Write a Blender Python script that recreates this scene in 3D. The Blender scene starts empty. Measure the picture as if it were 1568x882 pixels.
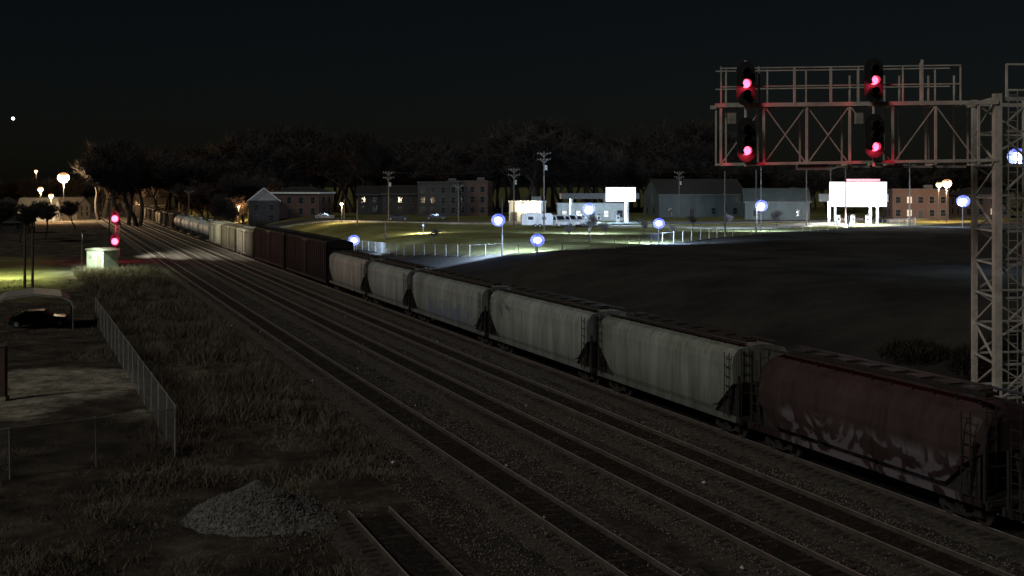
import bpy, math, random
import numpy as np
from mathutils import Vector, Matrix, noise
random.seed(7); rng=np.random.default_rng(7)
sc=bpy.context.scene
sc.view_settings.view_transform='Standard'; sc.view_settings.look='None'; sc.view_settings.exposure=0
N=(0.931,0.365); D=(-0.365,0.931)
TRACK_ANG=math.atan2(D[1],D[0])
def PS(p,s): return (p*N[0]+s*D[0], p*N[1]+s*D[1])
def terr(x,y):
    p=N[0]*x+N[1]*y
    t=min(1,max(0,(p-37)/24)); h=4*t*t*(3-2*t)
    return h
def VX(px,Y): return (px-784)/1800*Y
# ---------------------------------------------------------------- materials
def mat(name,c1,c2=None,scale=2.0,rough=0.8,metal=0.0,bump=0.0,bscale=None,objcol=False,streak=0.0,detail=6,spec=0.3):
    m=bpy.data.materials.new(name); m.use_nodes=True; nt=m.node_tree; n=nt.nodes; L=nt.links
    b=n['Principled BSDF']; b.inputs['Roughness'].default_value=rough; b.inputs['Metallic'].default_value=metal
    b.inputs['Specular IOR Level'].default_value=spec
    if c2 is None: c2=tuple(c*0.6 for c in c1)
    tc=n.new('ShaderNodeTexCoord')
    nz=n.new('ShaderNodeTexNoise'); nz.inputs['Scale'].default_value=scale; nz.inputs['Detail'].default_value=detail; nz.inputs['Roughness'].default_value=0.65
    src=tc.outputs['Object']
    if streak:
        mp=n.new('ShaderNodeMapping'); mp.inputs['Scale'].default_value=(1,1,streak); L.new(src,mp.inputs['Vector']); L.new(mp.outputs[0],nz.inputs['Vector'])
    else: L.new(src,nz.inputs['Vector'])
    cr=n.new('ShaderNodeValToRGB'); cr.color_ramp.elements[0].position=0.32; cr.color_ramp.elements[1].position=0.68
    cr.color_ramp.elements[0].color=(*c2,1); cr.color_ramp.elements[1].color=(*c1,1)
    L.new(nz.outputs['Fac'],cr.inputs['Fac'])
    out=cr.outputs[0]
    if objcol:
        oi=n.new('ShaderNodeObjectInfo'); mx=n.new('ShaderNodeMix'); mx.data_type='RGBA'; mx.blend_type='MULTIPLY'; mx.inputs[0].default_value=1
        L.new(out,mx.inputs[6]); L.new(oi.outputs['Color'],mx.inputs[7]); out=mx.outputs[2]
    L.new(out,b.inputs['Base Color'])
    if bump:
        n2=n.new('ShaderNodeTexNoise'); n2.inputs['Scale'].default_value=bscale or scale*6; n2.inputs['Detail'].default_value=5
        L.new(tc.outputs['Object'],n2.inputs['Vector'])
        bp=n.new('ShaderNodeBump'); bp.inputs['Strength'].default_value=bump; bp.inputs['Distance'].default_value=0.1
        L.new(n2.outputs['Fac'],bp.inputs['Height']); L.new(bp.outputs[0],b.inputs['Normal'])
    return m
def emat(name,c,s,alpha=1.0):
    m=bpy.data.materials.new(name); m.use_nodes=True; nt=m.node_tree
    b=nt.nodes['Principled BSDF']; b.inputs['Base Color'].default_value=(0.5,0.5,0.5,1)
    b.inputs['Emission Color'].default_value=(*c,1); b.inputs['Emission Strength'].default_value=s; b.inputs['Alpha'].default_value=alpha
    return m
M={}
M['steel']=mat('galvanised_steel',(0.42,0.42,0.38),(0.26,0.26,0.23),3,0.55,0.1)
M['gsteel']=mat('lit_steel_paint',(0.72,0.70,0.62),(0.40,0.38,0.33),1.5,0.6,0.0)  # paler than the plain steel; unseen yard light put into the colour
M['black']=mat('black_paint',(0.03,0.03,0.032),None,3,0.6)
M['dark']=mat('dark_underframe',(0.045,0.04,0.036),(0.02,0.018,0.016),3,0.85)
M['wheel']=mat('wheel_steel',(0.09,0.075,0.065),(0.04,0.035,0.03),5,0.6,0.4)
M['rail']=mat('rail_steel',(0.15,0.125,0.105),(0.08,0.065,0.055),2,0.5,0.2)
M['railtop']=mat('rail_running_surface',(0.62,0.6,0.57),(0.45,0.44,0.42),2,0.4,0.4)
M['sleeper']=mat('sleeper_wood',(0.06,0.05,0.042),(0.024,0.02,0.017),2.5,0.9,bump=0.3)
M['ballast']=mat('ballast',(0.15,0.135,0.115),(0.038,0.034,0.03),5,0.95,bump=1.0,bscale=14,detail=10,spec=.1)
M['ballastdark']=mat('oily_ballast',(0.055,0.048,0.042),(0.018,0.016,0.014),4,0.95,bump=1.0,bscale=14,detail=10,spec=.1)
M['stone']=mat('stones',(0.25,0.235,0.205),(0.08,0.073,0.066),3,0.9,spec=.1)
M['gravel']=mat('gravel',(0.30,0.29,0.27),(0.07,0.068,0.064),6,0.95,bump=1.0,bscale=14)
M['conc']=mat('concrete',(0.42,0.39,0.30),(0.12,0.11,0.085),0.45,0.9,bump=0.3,bscale=5,detail=12)
M['asph']=mat('asphalt',(0.075,0.073,0.07),(0.045,0.044,0.042),0.6,0.9,bump=0.2)
M['wood']=mat('weathered_wood',(0.15,0.12,0.09),(0.07,0.055,0.045),2,0.9)
M['post']=mat('dark_post_paint',(0.05,0.05,0.05),(0.03,0.03,0.03),2,0.7)
M['bark']=mat('bark',(0.085,0.072,0.062),(0.045,0.038,0.033),2,0.95,spec=.05)
M['brick']=mat('brick',(0.12,0.075,0.058),(0.07,0.045,0.036),3,0.9)
M['siding']=mat('siding',(0.34,0.34,0.32),(0.22,0.22,0.21),1,0.8)
M['sidingdark']=mat('dark_siding',(0.06,0.058,0.055),(0.038,0.037,0.036),1,0.8)
M['trim']=mat('white_trim',(0.75,0.75,0.72),(0.55,0.55,0.53),2,0.6)
M['trimd']=mat('grey_trim',(0.12,0.116,0.11),(0.08,0.08,0.075),2,0.7)
M['roof']=mat('roof_shingle',(0.045,0.043,0.04),(0.022,0.022,0.022),4,0.95)
M['metalwall']=mat('corrugated_wall',(0.085,0.105,0.10),(0.05,0.062,0.06),0.5,0.6,streak=.3)
M['glass']=mat('window_glass',(0.02,0.022,0.025),None,1,0.08,spec=0.6)
M['grass']=mat('dry_grass',(0.25,0.215,0.165),(0.075,0.063,0.05),0.35,0.9,spec=.05)
M['shrubm']=mat('dead_shrub',(0.06,0.05,0.038),(0.025,0.022,0.017),1,0.9,spec=.05)
M['white']=mat('white_paint',(0.78,0.78,0.76),(0.68,0.68,0.66),1,0.35)
M['bung']=mat('bungalow_paint',(0.55,0.60,0.54),(0.40,0.44,0.40),1,0.5)
M['tyre']=mat('tyre',(0.02,0.02,0.02),None,1,0.8)
M['car']=mat('dark_car_paint',(0.03,0.033,0.04),(0.02,0.022,0.026),1,0.3)
M['red']=mat('red_sign',(0.5,0.03,0.03),None,1,0.5)
M['winlit']=emat('lit_window',(1,0.7,0.35),0.4)
M['lampcool']=emat('lamp_core_cool',(0.80,0.88,1.0),6)
M['globecool']=emat('lamp_halo_cool',(0.07,0.12,1.0),1.6,.45)  # translucent glowing shell round the core, stands in for lamp bloom
M['lampwarm']=emat('lamp_core_warm',(1.0,0.62,0.28),3)
M['globewarm']=emat('lamp_halo_warm',(1.0,0.30,0.05),0.7,.4)  # same added halo shell for the warm lamps
M['redlens']=emat('red_lens',(1.0,0.09,0.17),4)
M['panel']=emat('lit_panel',(0.66,0.84,1.0),4)
M['panelw']=emat('lit_panel_white',(0.95,0.93,1.0),5)
M['redband']=emat('lit_red_band',(1.0,0.1,0.12),1.0)
M['lens_off']=mat('dark_lens',(0.01,0.01,0.01),None,1,0.15)
def carpaint(name,graf=None,gcol=(0.5,0.5,0.5)):
    m=mat(name,(1,1,1),(0.45,0.44,0.42),0.7,0.6,objcol=True,streak=0.22,detail=10)
    nt=m.node_tree; n=nt.nodes; L=nt.links; b=n['Principled BSDF']
    tc=[x for x in n if x.type=='TEX_COORD'][0]
    src=b.inputs['Base Color'].links[0].from_socket
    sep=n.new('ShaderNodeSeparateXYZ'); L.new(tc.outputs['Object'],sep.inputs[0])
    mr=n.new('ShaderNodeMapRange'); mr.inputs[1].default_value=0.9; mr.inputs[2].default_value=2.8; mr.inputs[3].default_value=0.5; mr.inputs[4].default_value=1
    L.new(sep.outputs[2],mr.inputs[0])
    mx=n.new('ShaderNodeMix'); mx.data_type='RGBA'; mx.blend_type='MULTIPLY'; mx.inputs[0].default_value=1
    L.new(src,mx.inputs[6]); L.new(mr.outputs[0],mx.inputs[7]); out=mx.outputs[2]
    mp=n.new('ShaderNodeMapping'); mp.inputs['Scale'].default_value=(3,3,.12); L.new(tc.outputs['Object'],mp.inputs[0])
    n3=n.new('ShaderNodeTexNoise'); n3.inputs['Scale'].default_value=1.3; n3.inputs['Detail'].default_value=7; L.new(mp.outputs[0],n3.inputs[0])
    r3=n.new('ShaderNodeMapRange'); r3.inputs[1].default_value=.5; r3.inputs[2].default_value=.75; r3.inputs[4].default_value=.6; L.new(n3.outputs['Fac'],r3.inputs[0])
    m3=n.new('ShaderNodeMix'); m3.data_type='RGBA'; m3.blend_type='MULTIPLY'; L.new(r3.outputs[0],m3.inputs[0]); L.new(out,m3.inputs[6]); m3.inputs[7].default_value=(.5,.45,.39,1); out=m3.outputs[2]
    wv=n.new('ShaderNodeMath'); wv.operation='PINGPONG'; wv.inputs[1].default_value=0.75; L.new(sep.outputs[0],wv.inputs[0])
    ls=n.new('ShaderNodeMath'); ls.operation='LESS_THAN'; ls.inputs[1].default_value=0.02; L.new(wv.outputs[0],ls.inputs[0])
    ml=n.new('ShaderNodeMath'); ml.operation='MULTIPLY'; ml.inputs[1].default_value=0.12; L.new(ls.outputs[0],ml.inputs[0])
    ms=n.new('ShaderNodeMix'); ms.data_type='RGBA'; L.new(ml.outputs[0],ms.inputs[0]); L.new(out,ms.inputs[6]); ms.inputs[7].default_value=(0.03,0.03,0.03,1); out=ms.outputs[2]
    if graf:
        z0,z1,x0,x1,gs=graf
        nz=n.new('ShaderNodeTexNoise'); nz.inputs['Scale'].default_value=gs; nz.inputs['Detail'].default_value=2.5; nz.inputs['Distortion'].default_value=1.8
        L.new(tc.outputs['Object'],nz.inputs['Vector'])
        r=n.new('ShaderNodeValToRGB'); e=r.color_ramp.elements; e[0].position=0.47; e[0].color=(0,0,0,1); e[1].position=0.53; e[1].color=(.8,.8,.8,1)
        L.new(nz.outputs['Fac'],r.inputs[0]); f=r.outputs[0]
        for sock,a,bb in ((2,z0,z1),(0,x0,x1)):
            g=n.new('ShaderNodeMapRange'); g.inputs[1].default_value=a-0.2; g.inputs[2].default_value=a+0.2; L.new(sep.outputs[sock],g.inputs[0])
            g2=n.new('ShaderNodeMapRange'); g2.inputs[1].default_value=bb+0.2; g2.inputs[2].default_value=bb-0.2; L.new(sep.outputs[sock],g2.inputs[0])
            for q in (g,g2):
                mm=n.new('ShaderNodeMath'); mm.operation='MULTIPLY'; L.new(f,mm.inputs[0]); L.new(q.outputs[0],mm.inputs[1]); f=mm.outputs[0]
        mg=n.new('ShaderNodeMix'); mg.data_type='RGBA'; L.new(f,mg.inputs[0]); L.new(out,mg.inputs[6]); mg.inputs[7].default_value=(*gcol,1); out=mg.outputs[2]
    L.new(out,b.inputs['Base Color'])
    return m
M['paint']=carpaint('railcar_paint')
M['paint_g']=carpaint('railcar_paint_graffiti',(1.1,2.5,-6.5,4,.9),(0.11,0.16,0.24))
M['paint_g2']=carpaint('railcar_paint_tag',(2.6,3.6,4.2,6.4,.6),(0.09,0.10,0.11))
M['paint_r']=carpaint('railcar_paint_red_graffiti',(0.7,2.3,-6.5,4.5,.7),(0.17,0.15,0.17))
def chain():
    m=bpy.data.materials.new('chain_link'); m.use_nodes=True; nt=m.node_tree; n=nt.nodes; L=nt.links
    b=n['Principled BSDF']; b.inputs['Base Color'].default_value=(0.22,0.23,0.23,1); b.inputs['Roughness'].default_value=0.6
    tc=n.new('ShaderNodeTexCoord'); acc=None
    for ang in (45,-45):
        mp=n.new('ShaderNodeMapping'); mp.inputs['Rotation'].default_value=(0,0,math.radians(ang)); L.new(tc.outputs['UV'],mp.inputs[0])
        w=n.new('ShaderNodeTexWave'); w.inputs['Scale'].default_value=3.2; L.new(mp.outputs[0],w.inputs[0])
        g=n.new('ShaderNodeMath'); g.operation='GREATER_THAN'; g.inputs[1].default_value=0.93; L.new(w.outputs['Fac'],g.inputs[0])
        if acc is None: acc=g.outputs[0]
        else:
            a=n.new('ShaderNodeMath'); a.operation='MAXIMUM'; L.new(acc,a.inputs[0]); L.new(g.outputs[0],a.inputs[1]); acc=a.outputs[0]
    L.new(acc,b.inputs['Alpha']); return m
M['chain']=chain()
# ---------------------------------------------------------------- mesh builder
class MB:
    def __init__(s): s.v=[]; s.f=[]; s.m=[]; s.mats=[]
    def mi(s,k):
        if k not in s.mats: s.mats.append(k)
        return s.mats.index(k)
    def add(s,vs,fs,k):
        o=len(s.v); s.v+= [tuple(v) for v in vs]; i=s.mi(k)
        for f in fs: s.f.append(tuple(a+o for a in f)); s.m.append(i)
    def box(s,c,d,k,rz=0.0,taper=1.0):
        x,y,z=d[0]/2,d[1]/2,d[2]/2; ca,sa=math.cos(rz),math.sin(rz); vs=[]
        for zz in (-z,z):
            t=1 if zz<0 else taper
            for xx,yy in((-x,-y),(x,-y),(x,y),(-x,y)):
                xx*=t; yy*=t
                vs.append((c[0]+xx*ca-yy*sa,c[1]+xx*sa+yy*ca,c[2]+zz))
        s.add(vs,[(0,3,2,1),(4,5,6,7),(0,1,5,4),(1,2,6,5),(2,3,7,6),(3,0,4,7)],k)
    def tube(s,a,b,r,k,n=8,r2=None,caps=True):
        a=Vector(a); b=Vector(b); d=b-a
        if d.length<1e-6: return
        q=d.to_track_quat('Z','Y'); r2=r if r2 is None else r2; vs=[]
        for pt,rr in((a,r),(b,r2)):
            for i in range(n):
                t=2*math.pi*(i+.5)/n; vs.append(pt+q@Vector((rr*math.cos(t),rr*math.sin(t),0)))
        fs=[(i,(i+1)%n,n+(i+1)%n,n+i) for i in range(n)]
        if caps: fs+=[tuple(range(n))[::-1],tuple(range(n,2*n))]
        s.add(vs,fs,k)
    def beam(s,a,b,w,k): s.tube(a,b,w*0.7071,k,4)
    def sphere(s,c,r,k,n=12,sc=(1,1,1)):
        vs=[];fs=[];m=n//2
        for i in range(m+1):
            ph=math.pi*i/m
            for j in range(n):
                t=2*math.pi*j/n; vs.append((c[0]+r*sc[0]*math.sin(ph)*math.cos(t),c[1]+r*sc[1]*math.sin(ph)*math.sin(t),c[2]+r*sc[2]*math.cos(ph)))
        for i in range(m):
            for j in range(n): fs.append((i*n+j,(i+1)*n+j,(i+1)*n+(j+1)%n,i*n+(j+1)%n))
        s.add(vs,fs,k)
    def extr(s,prof,y0,y1,k):
        n=len(prof); vs=[(x,y0,z) for x,z in prof]+[(x,y1,z) for x,z in prof]
        s.add(vs,[(i,(i+1)%n,n+(i+1)%n,n+i) for i in range(n)]+[tuple(range(n))[::-1],tuple(range(n,2*n))],k)
    def mesh(s,name,smooth=False):
        me=bpy.data.meshes.new(name); me.from_pydata(s.v,[],s.f)
        for k in s.mats: me.materials.append(M[k])
        me.polygons.foreach_set('material_index',s.m)
        if smooth: me.polygons.foreach_set('use_smooth',[True]*len(s.f))
        me.validate(); me.update(); return me
    def obj(s,name,loc=(0,0,0),rz=0,parent=None,smooth=False):
        o=bpy.data.objects.new(name,s.mesh(name,smooth)); sc.collection.objects.link(o)
        o.location=loc; o.rotation_euler=(0,0,rz)
        if parent: o.parent=parent
        return o
def inst(name,me,loc,rz=0,parent=None,col=None,scale=None):
    o=bpy.data.objects.new(name,me); sc.collection.objects.link(o); o.location=loc; o.rotation_euler=(0,0,rz)
    if parent: o.parent=parent
    if col: o.color=(*col,1)
    if scale: o.scale=(scale,)*3 if not hasattr(scale,'__len__') else scale
    return o
def empty(name,loc=(0,0,0),rz=0):
    o=bpy.data.objects.new(name,None); sc.collection.objects.link(o); o.location=loc; o.rotation_euler=(0,0,rz); return o
def light(name,loc,power,col,parent=None,r=0.3,kind='POINT',spot=150,aim=None):
    l=bpy.data.lights.new(name,kind); l.energy=power; l.color=col; l.shadow_soft_size=r
    if kind=='SPOT': l.spot_size=math.radians(spot); l.spot_blend=0.5
    o=bpy.data.objects.new(name,l); sc.collection.objects.link(o); o.location=loc
    if aim: o.rotation_euler=Vector(aim).to_track_quat('-Z','Y').to_euler()
    if parent: o.parent=parent
    return o
# ---------------------------------------------------------------- ground
BND=[(-400,1155),(-110,385),(-60,257),(-30,205),(-15.9,174),(-5.6,157),(2.9,146),(13.2,152),(22.8,167),(34.9,187),(55.7,215),(82,240),(104,262),(400,520)]
bx=[b[0] for b in BND]; by=[b[1] for b in BND]
def axis(a,b,step,lo,hi):
    mid=list(np.arange(a,b+.1,step)); out=[];x=b;st=step
    while x<hi: st*=1.25; x+=st; out.append(x)
    out2=[];x=a;st=step
    while x>lo: st*=1.25; x-=st; out2.append(x)
    return out2[::-1]+mid+out
xs=axis(-90,130,1.6,-4000,4000); ys=axis(25,330,1.6,-600,6000)
nx,ny=len(xs),len(ys); vs=[];lawn=[];pad_lit=[]
def ell(x,y,cx,cy,rx,ry):
    return max(0,min(1,1.6*(1-math.hypot((x-cx)/rx,(y-cy)/ry))))
for y in ys:
    for x in xs:
        p=N[0]*x+N[1]*y; h=terr(x,y)
        if p<12: h+= 0.22*noise.noise(Vector((x*.15,y*.15,0)))*min(1,(12-p)/4)
        if p>42: h+=0.25*noise.noise(Vector((x*.06,y*.06,3)))
        lw=1.0 if (y>np.interp(x,bx,by)+1 and p>38) else 0.0
        if p<2 and 118<y<200 and x<-44: lw=min(1,(2-p)/4)*min(1,(y-118)/8)*.85
        vs.append((x,y,h)); lawn.append(lw)
        pad_lit.append(max(ell(x,y,-28.5,71,8.5,9),.95*ell(x,y,-31,62,9,4),.6*ell(x,y,-20.2,73,3.5,5),.5*ell(x,y,-19,62,3,4)))  # concrete patches plus lit bare ground, its brightness put into the colour
fs=[(j*nx+i,j*nx+i+1,(j+1)*nx+i+1,(j+1)*nx+i) for j in range(ny-1) for i in range(nx-1)]
me=bpy.data.meshes.new('ground'); me.from_pydata(vs,[],fs); me.polygons.foreach_set('use_smooth',[True]*len(fs))
at=me.attributes.new('lawn','FLOAT','POINT'); at.data.foreach_set('value',lawn)
at=me.attributes.new('pad_lit','FLOAT','POINT'); at.data.foreach_set('value',pad_lit)
g=bpy.data.objects.new('ground',me); sc.collection.objects.link(g)
m=bpy.data.materials.new('ground_soil_grass'); m.use_nodes=True; nt=m.node_tree; n=nt.nodes; L=nt.links; b=n['Principled BSDF']; b.inputs['Roughness'].default_value=1; b.inputs['Specular IOR Level'].default_value=0.0
tc=n.new('ShaderNodeTexCoord')
def ntex(scale,detail=8,rough=.7):
    t=n.new('ShaderNodeTexNoise'); t.inputs['Scale'].default_value=scale; t.inputs['Detail'].default_value=detail; t.inputs['Roughness'].default_value=rough; L.new(tc.outputs['Object'],t.inputs[0]); return t.outputs['Fac']
def ramp(f,cols):
    r=n.new('ShaderNodeValToRGB'); e=r.color_ramp.elements
    while len(e)<len(cols): e.new(.5)
    for i,(p_,c) in enumerate(cols): e[i].position=p_; e[i].color=(*c,1)
    L.new(f,r.inputs[0]); return r.outputs[0]
def mixc(f,a,b_):
    x=n.new('ShaderNodeMix'); x.data_type='RGBA'; L.new(f,x.inputs[0]); L.new(a,x.inputs[6]); L.new(b_,x.inputs[7]); return x.outputs[2]
soil=ramp(ntex(0.35,10,.75),[(.36,(.035,.031,.026)),(.5,(.085,.074,.06)),(.66,(.19,.165,.13))])
grav=ramp(ntex(0.7,12,.8),[(.36,(.033,.03,.027)),(.52,(.085,.077,.066)),(.7,(.20,.18,.155))])
lawnc=ramp(ntex(0.12,10,.7),[(.35,(.12,.11,.045)),(.5,(.18,.18,.07)),(.68,(.26,.25,.12))])
field=ramp(ntex(0.10,10,.7),[(.35,(.032,.031,.03)),(.5,(.055,.053,.048)),(.68,(.085,.08,.07))])  # unlit ground: shade put into the colour, darker than the lawn
dp=n.new('ShaderNodeVectorMath'); dp.operation='DOT_PRODUCT'; dp.inputs[1].default_value=(N[0],N[1],0); L.new(tc.outputs['Object'],dp.inputs[0])
def mrange(f,a,b_):
    r=n.new('ShaderNodeMapRange'); r.inputs[1].default_value=a; r.inputs[2].default_value=b_; L.new(f,r.inputs[0]); return r.outputs[0]
wob=n.new('ShaderNodeMath'); wob.operation='MULTIPLY_ADD'; L.new(ntex(.4,4),wob.inputs[0]); wob.inputs[1].default_value=5; L.new(dp.outputs['Value'],wob.inputs[2])
c=mixc(mrange(wob.outputs[0],15.5,17.0),soil,grav)
c=mixc(mrange(wob.outputs[0],37,42),c,field)
aa=n.new('ShaderNodeAttribute'); aa.attribute_name='lawn'
c=mixc(aa.outputs['Fac'],c,lawnc)
pa=n.new('ShaderNodeAttribute'); pa.attribute_name='pad_lit'
pm=n.new('ShaderNodeMath'); pm.operation='ADD'; L.new(pa.outputs['Fac'],pm.inputs[0]); L.new(ntex(.35,9,.75),pm.inputs[1])
pc_=ramp(ntex(.6,10,.8),[(.38,(.12,.11,.085)),(.5,(.36,.33,.26)),(.64,(.65,.61,.49))])  # pale concrete, with the light on it painted into the colour
pk=n.new('ShaderNodeMath'); pk.operation='MULTIPLY'; L.new(mrange(pm.outputs[0],.75,1.05),pk.inputs[0]); L.new(mrange(pa.outputs['Fac'],0,.2),pk.inputs[1])
c=mixc(pk.outputs[0],c,pc_)
L.new(c,b.inputs['Base Color'])
bp=n.new('ShaderNodeBump'); bp.inputs['Strength'].default_value=.8; bp.inputs['Distance'].default_value=.15; L.new(ntex(5,10,.8),bp.inputs['Height']); L.new(bp.outputs[0],b.inputs['Normal'])
me.materials.append(m)
# ---------------------------------------------------------------- tracks
def track(pc,s0,s1,sl1):
    root=empty('railway_track')
    mb=MB()
    st=np.concatenate([np.arange(s0,min(s1,160),.8),np.linspace(min(s1,160),s1,40)]) if s1>160 else np.arange(s0,s1,1.0)
    prof=[(-2.05,0.01),(-1.5,.13),(-.75,.172),(0,.178),(.75,.172),(1.5,.13),(2.05,.01)]
    V=[];F=[];F2=[]
    for s in st:
        for q,z in prof:
            j=random.uniform(-.15,.15) if abs(q)>1.9 else 0
            x,y=PS(pc+q+j,s); V.append((x,y,z+random.uniform(-.022,.022)))
    k=len(prof)
    for i in range(len(st)-1):
        for j in range(k-1): (F2 if j in(2,3) else F).append((i*k+j,i*k+j+1,(i+1)*k+j+1,(i+1)*k+j))
    mb.add(V,F,'ballast'); i2=mb.mi('ballastdark')
    for f in F2: mb.f.append(f); mb.m.append(i2)
    mb.obj('ballast_bed',parent=root)
    mb=MB(); s=s0+.3
    while s<min(s1,sl1):
        c_=PS(pc+random.uniform(-.05,.05),s); mb.box((c_[0],c_[1],.115+random.uniform(-.014,.008)),(2.55,.23,.12),'sleeper',rz=math.atan2(N[1],N[0])+random.uniform(-.03,.03)); s+=.55+random.uniform(-.04,.04)
    mb.obj('sleepers',parent=root)
    mb=MB()
    for e in (-.7525,.7525):
        for (w,z0,z1,kk) in ((.15,.185,.21,'rail'),(.03,.21,.30,'rail'),(.075,.30,.335,'rail'),(.06,.335,.338,'railtop')):
            a=PS(pc+e-w/2,s0);b_=PS(pc+e+w/2,s0);c_=PS(pc+e+w/2,s1);d_=PS(pc+e-w/2,s1)
            mb.add([(q[0],q[1],z) for z in (z0,z1) for q in (a,b_,c_,d_)],[(0,3,2,1),(4,5,6,7),(0,1,5,4),(1,2,6,5),(2,3,7,6),(3,0,4,7)],kk)
    mb.obj('rails',parent=root)
TR=30.6
track(16.8,20,900,230); track(21.9,20,900,200); track(26.1,20,900,180); track(TR,15,950,120); track(35.3,15,900,60)
track(10.7,22,41.5,41)
def stones(name,pts,rmin,rmax,k):
    nS=len(pts); base=np.array([(1,0,0),(-1,0,0),(0,1,0),(0,-1,0),(0,0,1),(0,0,-1)],float)
    R=rng.uniform(rmin,rmax,(nS,1,1)); jit=rng.uniform(.6,1.3,(nS,6,3))
    V=(base[None]*jit*R); th=rng.uniform(0,6.28,nS); c_,s_=np.cos(th),np.sin(th)
    x=V[:,:,0]*c_[:,None]-V[:,:,1]*s_[:,None]; y=V[:,:,0]*s_[:,None]+V[:,:,1]*c_[:,None]
    V[:,:,0]=x;V[:,:,1]=y; V+=np.array(pts)[:,None,:]
    Fb=np.array([(0,2,4),(2,1,4),(1,3,4),(3,0,4),(2,0,5),(1,2,5),(3,1,5),(0,3,5)])
    F=(Fb[None]+np.arange(nS)[:,None,None]*6).reshape(-1,3)
    me=bpy.data.meshes.new(name); me.from_pydata(V.reshape(-1,3).tolist(),[],F.tolist()); me.materials.append(M[k])
    o=bpy.data.objects.new(name,me); sc.collection.objects.link(o); return o
pts=[]
while len(pts)<22000:
    p=random.uniform(12.5,28.8); s=random.uniform(28,130)
    if random.random()> (60/(s+10))**1.5: continue
    dm=min(abs(p-q) for q in (16.8,21.9,26.1))
    if dm<.75 and random.random()<.7: continue
    z=.02 if dm>1.7 else .16
    if noise.noise(Vector((p*.5,s*.12,1)))<random.uniform(-.4,.1): continue
    x,y=PS(p,s); pts.append((x,y,z))
stones('trackside_stones',pts,.025,.05,'stone')
pts=[]
for i in range(26):
    x,y=PS(random.uniform(13,28),random.uniform(30,110)); pts.append((x,y,.16))
stones('white_litter',pts,.04,.09,'trim')
# gravel pile
mb=MB(); R=60; V=[];F=[]
cx,cy=-9.2,42.3
def pileh(u,v):
    r=math.hypot(u/2.8,v/2.4)*(1+.22*noise.noise(Vector((u*.6,v*.6,1))))
    return max(0,1.35*(1-r)**1.0 if r<1 else 0)+ (.10*noise.noise(Vector((u*1.5,v*1.5,4))) if r<1 else 0)
for j in range(R+1):
    for i in range(R+1):
        u=(i/R-.5)*6.6;v=(j/R-.5)*5.8
        h=pileh(u,v); V.append((u,v,h+random.uniform(-.03,.03) if h>0.02 else -.15))
for j in range(R):
    for i in range(R): a=j*(R+1)+i; F.append((a,a+1,a+R+2,a+R+1))
mb.add(V,F,'gravel'); pile=mb.obj('gravel_pile',(cx,cy,0.03))
pts=[]
for i in range(4600):
    a=random.uniform(0,6.28); r=abs(random.gauss(0,.6)); u=math.cos(a)*r*2.8; v=math.sin(a)*r*2.5
    pts.append((u,v,max(pileh(u,v),.0)+.01))
so=stones('pile_stones',pts,.025,.06,'gravel'); so.parent=pile
# ---------------------------------------------------------------- dry grass
def grass(name,pts,hmin,hmax,w=.02,lean=.35,k='grass'):
    nS=len(pts); P=np.array(pts); th=rng.uniform(0,6.28,nS); h=rng.uniform(hmin,hmax,nS)*rng.uniform(.5,1,nS)
    dx=np.cos(th)*w; dy=np.sin(th)*w; lx=rng.normal(0,lean,nS)*h; ly=rng.normal(0,lean,nS)*h
    V=np.zeros((nS,3,3)); V[:,0]=P; V[:,1]=P; V[:,2]=P
    V[:,0,0]-=dx;V[:,0,1]-=dy;V[:,1,0]+=dx;V[:,1,1]+=dy;V[:,2,0]+=lx;V[:,2,1]+=ly;V[:,2,2]+=h
    F=np.arange(nS*3).reshape(-1,3)
    me=bpy.data.meshes.new(name); me.from_pydata(V.reshape(-1,3).tolist(),[],F.tolist()); me.materials.append(M[k])
    o=bpy.data.objects.new(name,me); sc.collection.objects.link(o); return o
def fenceX(y): return -15-(y-52.4)*21/50.6
pts=[]
while len(pts)<110000:
    y=random.uniform(36,150); x=random.uniform(-70,5); p=N[0]*x+N[1]*y
    if p>14.2 or (p>9.2 and y<48): continue
    inside=x<fenceX(max(y,52.4))-1
    if inside and random.random()<.75: continue
    if -43<x<-21 and 58<y<80 and random.random()<.96: continue
    d=noise.noise(Vector((x*.22,y*.22,9)))+.35*noise.noise(Vector((x*1.1,y*1.1,2)))
    if d<random.uniform(-.25,.3): continue
    if math.hypot(x-cx,y-cy)<2.8: continue
    for k in range(6): pts.append((x+random.gauss(0,.18),y+random.gauss(0,.18),-.05))
grass('dry_weeds',pts,.1,.5,.024,.6)
pts=[]
while len(pts)<45000:
    s=random.uniform(55,180); p=random.uniform(3,13.5); x,y=PS(p,s)
    if x<fenceX(y)+.5: continue
    if noise.noise(Vector((x*.15,y*.15,5)))+.5*noise.noise(Vector((x*.6,y*.6,5)))<-.02: continue
    for k in range(10): pts.append((x+random.gauss(0,.3),y+random.gauss(0,.3),-.05))
grass('tall_brush',pts,.3,1.25,.03,.55)
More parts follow.
